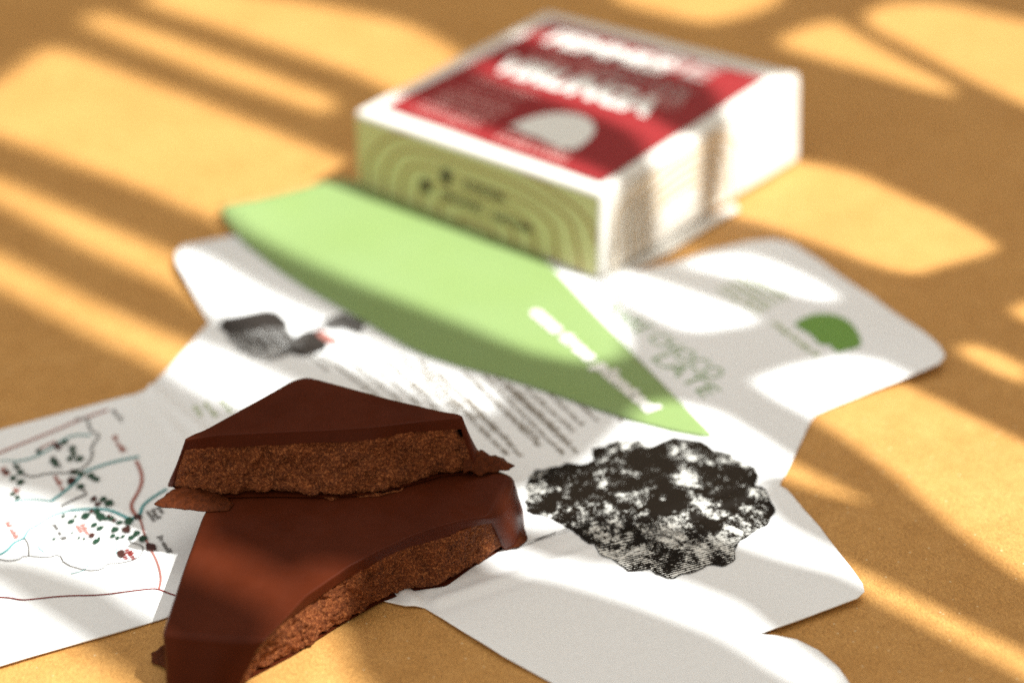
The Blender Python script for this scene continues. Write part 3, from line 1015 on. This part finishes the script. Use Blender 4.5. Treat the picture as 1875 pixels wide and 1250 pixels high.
def loft_piece(root, ctrl, zt, smooth_it=5, r_mold=0.13, band=0.19, rows=46, holes=(), seed=0, zwave=0.0):
    """ctrl: list of (top px, base px, base z, is_break) round the piece, anticlockwise seen from above.
    Builds the smooth shell (top, moulded sides, underside) and the rough broken face as two parts."""
    T, B, W, RM = [], [], [], []
    n = len(ctrl)
    for i in range(n):
        (ta, ba, ka, ra), (tb, bb, kb, rb) = ctrl[i], ctrl[(i + 1) % n]
        brk = ka and kb
        k = max(2, int((tb - ta).length / (0.022 if brk else 0.05)))
        for j in range(k):
            T.append(ta.lerp(tb, j / k))
            B.append(ba.lerp(bb, j / k))
            W.append(1.0 if brk else 0.0)
            RM.append((ra or r_mold) + ((rb or r_mold) - (ra or r_mold)) * j / k)
    m = len(T)
    for _ in range(smooth_it):
        T = [(T[i - 1] + T[i] * 2 + T[(i + 1) % m]) / 4 for i in range(m)]
        B = [(B[i - 1] + B[i] * 2 + B[(i + 1) % m]) / 4 for i in range(m)]
    inn = []
    for i in range(m):
        t = (T[(i + 2) % m] - T[i - 2]).xy.normalized()
        inn.append(Vector((-t.y, t.x, 0)))          # inward for an anticlockwise ring
    for _ in range(8):
        inn = [(inn[i - 1] + inn[i] * 2 + inn[(i + 1) % m]).normalized() for i in range(m)]
    rr = [0.022 if W[i] > 0.5 else RM[i] for i in range(m)]
    for _ in range(6):
        rr = [(rr[i - 1] + rr[i] + rr[(i + 1) % m]) / 3 for i in range(m)]
    for i in range(m):
        a = (T[(i + 1) % m] - T[i - 3]).xy
        b_ = (T[(i + 4) % m] - T[i]).xy
        ang = math.atan2(a.cross(b_), a.dot(b_))
        if ang > 0.02:
            rho = 0.5 * (a.length + b_.length) / ang
            for q in range(-5, 6):
                rr[(i + q) % m] = min(rr[(i + q) % m], 0.55 * rho)
    for _ in range(4):
        rr = [(rr[i - 1] + rr[i] + rr[(i + 1) % m]) / 3 for i in range(m)]
    # --- shell
    vs, fs = [], []
    rings = []

    def add_ring(pts_):
        o_ = len(vs)
        vs.extend(pts_)
        rings.append(o_)

    up = Vector((0, 0, 1))
    add_ring([T[i] + inn[i] * (rr[i] * 1.08 + 0.006) for i in range(m)])
    add_ring([T[i] + inn[i] * (rr[i] * 1.02 + 0.001) for i in range(m)])
    for a in (0, 18, 36, 54, 72, 90):
        add_ring([T[i] + inn[i] * rr[i] * (1 - math.sin(R(a))) - up * rr[i] * (1 - math.cos(R(a))) for i in range(m)])
    n_arc = len(rings)

    bs = [1 + (0.28 * noise.noise(Vector((T[i].x * 1.1, T[i].y * 1.1, seed))) + 0.10 * noise.noise(Vector((T[i].x * 6, T[i].y * 6, seed)))) * (1 if W[i] > 0.5 else 0) for i in range(m)]

    def wall_pt(i, t):
        top = T[i] - up * rr[i]
        p = top.lerp(B[i], t)
        return p

    ts = [0.05, band * 0.55, band, 0.3, 0.45, 0.6, 0.75, 0.88, 1.0]
    for t in ts:
        pts_ = []
        for i in range(m):
            p = wall_pt(i, t * bs[i] if t <= band else t)
            w = W[i]
            if w > 0.5:
                p = p + inn[i] * 0.035 * min(1, t / band) * (1.0 if t <= band else 1.6)
            else:
                p = p + Vector((noise.noise(p * 1.3 + Vector((seed, 0, 0))), noise.noise(p * 1.3 + Vector((0, seed, 5))), 0)) * 0.05 * t
            pts_.append(p)
        add_ring(pts_)
    for k in range(len(rings) - 1):
        a, b_ = rings[k], rings[k + 1]
        for i in range(m):
            j = (i + 1) % m
            if k >= n_arc + 2 and W[i] > 0.5 and W[j] > 0.5:
                continue                             # the broken face fills this stretch
            fs.append([a + i, b_ + i, b_ + j, a + j])
    cv_, cf_ = cdt_fill([vs[rings[0] + i].xy for i in range(m)])
    o_ = len(vs)
    vs.extend([Vector((q.x, q.y, zt)) for q in cv_])
    fs.extend([[o_ + q for q in tri] for tri in cf_])
    bot = tessellate_polygon([[vs[rings[-1] + i] for i in range(m)]])
    for tri in bot:
        fs.append([rings[-1] + q for q in tri][::-1])
    sh = mesh_obj("shell", vs, fs, M_shell, root, smooth=True)
    bm_ = bmesh.new()
    bm_.from_mesh(sh.data)
    bmesh.ops.recalc_face_normals(bm_, faces=bm_.faces)
    bm_.to_mesh(sh.data)
    bm_.free()
    # --- broken face
    idx = [i for i in range(m) if W[i] > 0.5]
    st = 0
    for q in range(len(idx)):
        if (idx[q] - 1) % m not in idx:
            st = idx[q]
    run = [(st + q) % m for q in range(len(idx) + 1)]
    nc = len(run)
    vs, fs = [], []
    for r_ in range(rows + 1):
        for c_, i in enumerate(run):
            b0 = band * bs[i] - 0.02
            t0 = b0 + (1.0 - b0) * r_ / rows
            side = min(c_, nc - 1 - c_) / 14.0
            side = max(0, min(1, side))
            p = wall_pt(i, t0)
            e = min(1, 0.2 + r_ / 5)
            amp = e * (0.25 + 0.75 * side)
            q = p + Vector((seed, seed * 2, 0))
            d = 0.085 * fbm(q * 1.7, 3) + 0.05 * fbm(q * 5.5, 4) + 0.032 * noise.noise(q * 19) + 0.022 * noise.noise(q * 45)
            # vertical tear marks
            d += 0.03 * noise.noise(Vector((q.x * 5.0, q.y * 5.0, q.z * 1.0 + 9)))
            cell = noise.voronoi(q * 4.2)[0][0]
            d += 0.05 * max(0, 0.35 - cell)
            pos = p + inn[i] * (0.035 - d * amp) + inn[i] * 0.02 * e
            z_r = 0.05 * fbm(Vector((q.x * 2.2, q.y * 2.2, 4 + seed)), 4) + zwave * noise.noise(Vector((q.x * 0.8, q.y * 0.8, seed)))
            pos.z += z_r * max(0, (t0 - 0.7) / 0.3)
            if t0 > 0.9:
                pos += inn[i] * 0.10 * ((t0 - 0.9) / 0.1) ** 2
            for (hc, hr, hd) in holes:
                dd = (pos - hc)
                vw = (hc - Vector((0, 0, CAM_H))).normalized()
                dd = dd - vw * dd.dot(vw)
                q2 = (dd.x ** 2 + dd.y ** 2) / hr[0] ** 2 + dd.z ** 2 / hr[1] ** 2
                if q2 < 1:
                    pos += inn[i] * hd * (1 - q2) ** 0.5
            vs.append(pos)
    for r_ in range(rows):
        for c_ in range(nc - 1):
            a = r_ * nc + c_
            fs.append([a, a + nc, a + nc + 1, a + 1])
    fc = mesh_obj("broken_face", vs, fs, M_crumb, root, smooth=True)
    bm_ = bmesh.new()
    bm_.from_mesh(fc.data)
    bmesh.ops.recalc_face_normals(bm_, faces=bm_.faces)
    bm_.to_mesh(fc.data)
    bm_.free()
    return sh, fc


def flake(name, outline, thick, mat, parent, bulge=0.03, seed=0.0, step=0.035, slope=None):
    """thin lip of chocolate: rounded slab over an outline given as 3D points"""
    zmap = outline
    ring_ = resample(list(outline), step)
    ring_ = [q + Vector((noise.noise(q * 9 + Vector((seed, 0, 0))), noise.noise(q * 9 + Vector((0, seed, 7))), 0)) * 0.03 for q in ring_]
    v_, f_ = cdt_fill([p.xy for p in ring_], step * 1.4)

    def zz(p):
        s_ = w_ = 0
        for q in zmap:
            d_ = 1 / ((p - q.xy).length_squared + 1e-4)
            s_ += q.z * d_
            w_ += d_
        return s_ / w_
    nb = len(ring_)
    top, bot = [], []
    for p in v_:
        de = min(seg_d(p, ring_[i].xy, ring_[(i + 1) % nb].xy) for i in range(0, nb))
        k = min(1, de / (thick * 1.6))
        h = 0.25 + 0.75 * k
        z0 = zz(p)
        nz = 0.55 * thick * fbm(Vector((p.x * 7 + seed, p.y * 7, 0)), 5) * (0.3 + 0.7 * k)
        top.append((p.x, p.y, z0 + thick * h + nz + bulge * k))
        bot.append((p.x, p.y, z0 - 0.15 * thick * h))
    o_ = len(top)
    nf = [list(q) for q in f_] + [[i + o_ for i in q][::-1] for q in f_]
    cnt = {}
    for q in f_:
        for a, b_ in zip(q, q[1:] + q[:1]):
            cnt[(a, b_)] = 1
    for (a, b_) in list(cnt):
        if (b_, a) not in cnt:
            nf.append([b_, a, a + o_, b_ + o_])
    return mesh_obj(name, top + bot, nf, mat, parent, smooth=True)


# lower piece, lying on the leaflet and the board
ZT1 = 1.08
lower = empty("chocolate_piece", at(620, 1090, 0.05), "lower broken piece of dark chocolate lying on the leaflet with a curved bite-like break", "chocolate")


def cp(t, zt, b, zb, k, r=None):
    return (at(t[0], t[1], zt), at(b[0], b[1], zb), k, r)


def cw(t, zt, dx, dy, zb, k, r=None):
    p = at(t[0], t[1], zt)
    return (p, Vector((p.x + dx, p.y + dy, zb)), k, r)


L1 = [
    cp((294, 1160), ZT1, (303, 1280), 0.03, False),         # left near corner of the mould
    cp((400, 1170), ZT1, (380, 1292), 0.03, False),
    cp((482, 1173), ZT1, (428, 1275), 0.03, True),          # break starts on the sloped side
    cp((508, 1146), ZT1, (462, 1244), 0.03, True),
    cp((560, 1090), ZT1, (545, 1200), 0.03, True),
    cp((640, 1035), ZT1, (625, 1148), 0.05, True),
    cp((700, 1005), ZT1, (700, 1106), 0.06, True),
    cp((750, 982), ZT1, (752, 1086), 0.06, True),
    cp((800, 964), ZT1, (820, 1076), 0.06, True),
    cp((850, 951), ZT1, (870, 1040), 0.06, True),
    cp((898, 944), ZT1, (926, 1006), 0.06, True),
    cp((922, 925), ZT1, (948, 1002), 0.06, False, 0.2),
    cp((938, 900), ZT1, (962, 972), 0.06, False, 0.22),
    cp((944, 866), ZT1, (958, 925), 0.06, False, 0.22),
    cw((820, 815), ZT1, 0.12, 0.15, 0.06, False),
    cw((620, 798), ZT1, 0.0, 0.2, 0.06, False),
    cw((430, 850), ZT1, -0.2, 0.1, 0.06, False),
    cw((371, 937), ZT1, -0.06, 0.0, 0.05, False),
    cw((333, 1042), ZT1, -0.06, 0.0, 0.04, False),
]
loft_piece(lower, L1, ZT1, smooth_it=5, r_mold=0.10, band=0.20, rows=44, seed=3.1, zwave=0.04)
flake("thin_lip", [at(*p) for p in ((938, 925, 0.25), (952, 945, 0.12), (962, 975, 0.07), (966, 990, 0.06), (950, 1002, 0.06), (928, 1008, 0.06), (930, 975, 0.25))], 0.10, M_lip, lower, 0.02, 1.0)
flake("thin_lip", [at(*p) for p in ((300, 1180, 0.10), (285, 1192, 0.05), (276, 1197, 0.04), (280, 1212, 0.04), (306, 1226, 0.05), (330, 1215, 0.2))], 0.05, M_lip, lower, 0.01, 2.0)

# upper piece, resting on the lower one
ZT2, ZL = 2.16, 1.12
upper = empty("chocolate_piece", at(600, 880, ZL), "upper pointed wedge of dark chocolate with rough broken front stacked on the lower piece", "chocolate")
U1 = [
    cp((332, 806), ZT2, (301, 888), ZL, False),
    cp((344, 804), ZT2, (314, 897), ZL, True),
    cp((400, 796), ZT2, (400, 914), ZL, True),
    cp((500, 791), ZT2, (500, 912), ZL, True),
    cp((600, 787), ZT2, (600, 914), ZL, True),
    cp((680, 782), ZT2, (690, 908), ZL, True),
    cp((740, 775), ZT2, (762, 888), ZL, True),
    cp((800, 768), ZT2, (812, 874), ZL, True),
    cp((843, 765), ZT2, (874, 869), ZL, True),
    cp((853, 762), ZT2, (888, 862), ZL, False, 0.16),
    cw((840, 756), ZT2, 0.42, 0.15, ZL, False),
    cw((720, 728), ZT2, 0.3, 0.25, ZL, False),
    cw((584, 691), ZT2, 0.12, 0.3, ZL, False),
    cw((560, 686), ZT2, 0.0, 0.3, ZL, False),
    cw((532, 694), ZT2, -0.1, 0.28, ZL, False),
    cw((440, 746), ZT2, -0.22, 0.15, ZL, False),
]
hole1 = at(847, 790, 1.93)
hole2 = at(837, 827, 1.55)
loft_piece(upper, U1, ZT2, smooth_it=5, r_mold=0.10, band=0.19, rows=46, seed=11.7, zwave=0.05,
           holes=((hole1, (0.10, 0.17), 0.2), (hole2, (0.05, 0.05), 0.09)))
flake("thin_lip", [at(*p) for p in ((281, 923, 1.08), (296, 912, 1.10), (312, 898, 1.12), (345, 888, 1.12), (395, 892, 1.12), (412, 908, 1.11), (428, 924, 1.09), (420, 935, 1.09), (380, 937, 1.09), (335, 933, 1.08), (298, 930, 1.08))], 0.055, M_lip, upper, 0.0, 3.0)
flake("thin_lip", [at(*p) for p in ((862, 806, 1.62), (878, 826, 1.36), (905, 835, 1.20), (922, 840, 1.14), (930, 848, 1.12), (943, 853, 1.12), (932, 861, 1.11), (905, 866, 1.10), (880, 873, 1.10), (850, 868, 1.16), (848, 840, 1.4))], 0.09, M_lip, upper, 0.0, 4.0)
for k, pts_ in enumerate((((650, 905, 1.10), (690, 903, 1.10), (740, 893, 1.12), (735, 900, 1.08), (690, 909, 1.08), (660, 910, 1.08)),
                          ((592, 908, 1.1), (615, 905, 1.1), (620, 912, 1.06), (606, 919, 1.06)))):
    flake("crumb", [at(*p) for p in pts_], 0.05, M_crumb, upper, 0.0, 6.0 + k)
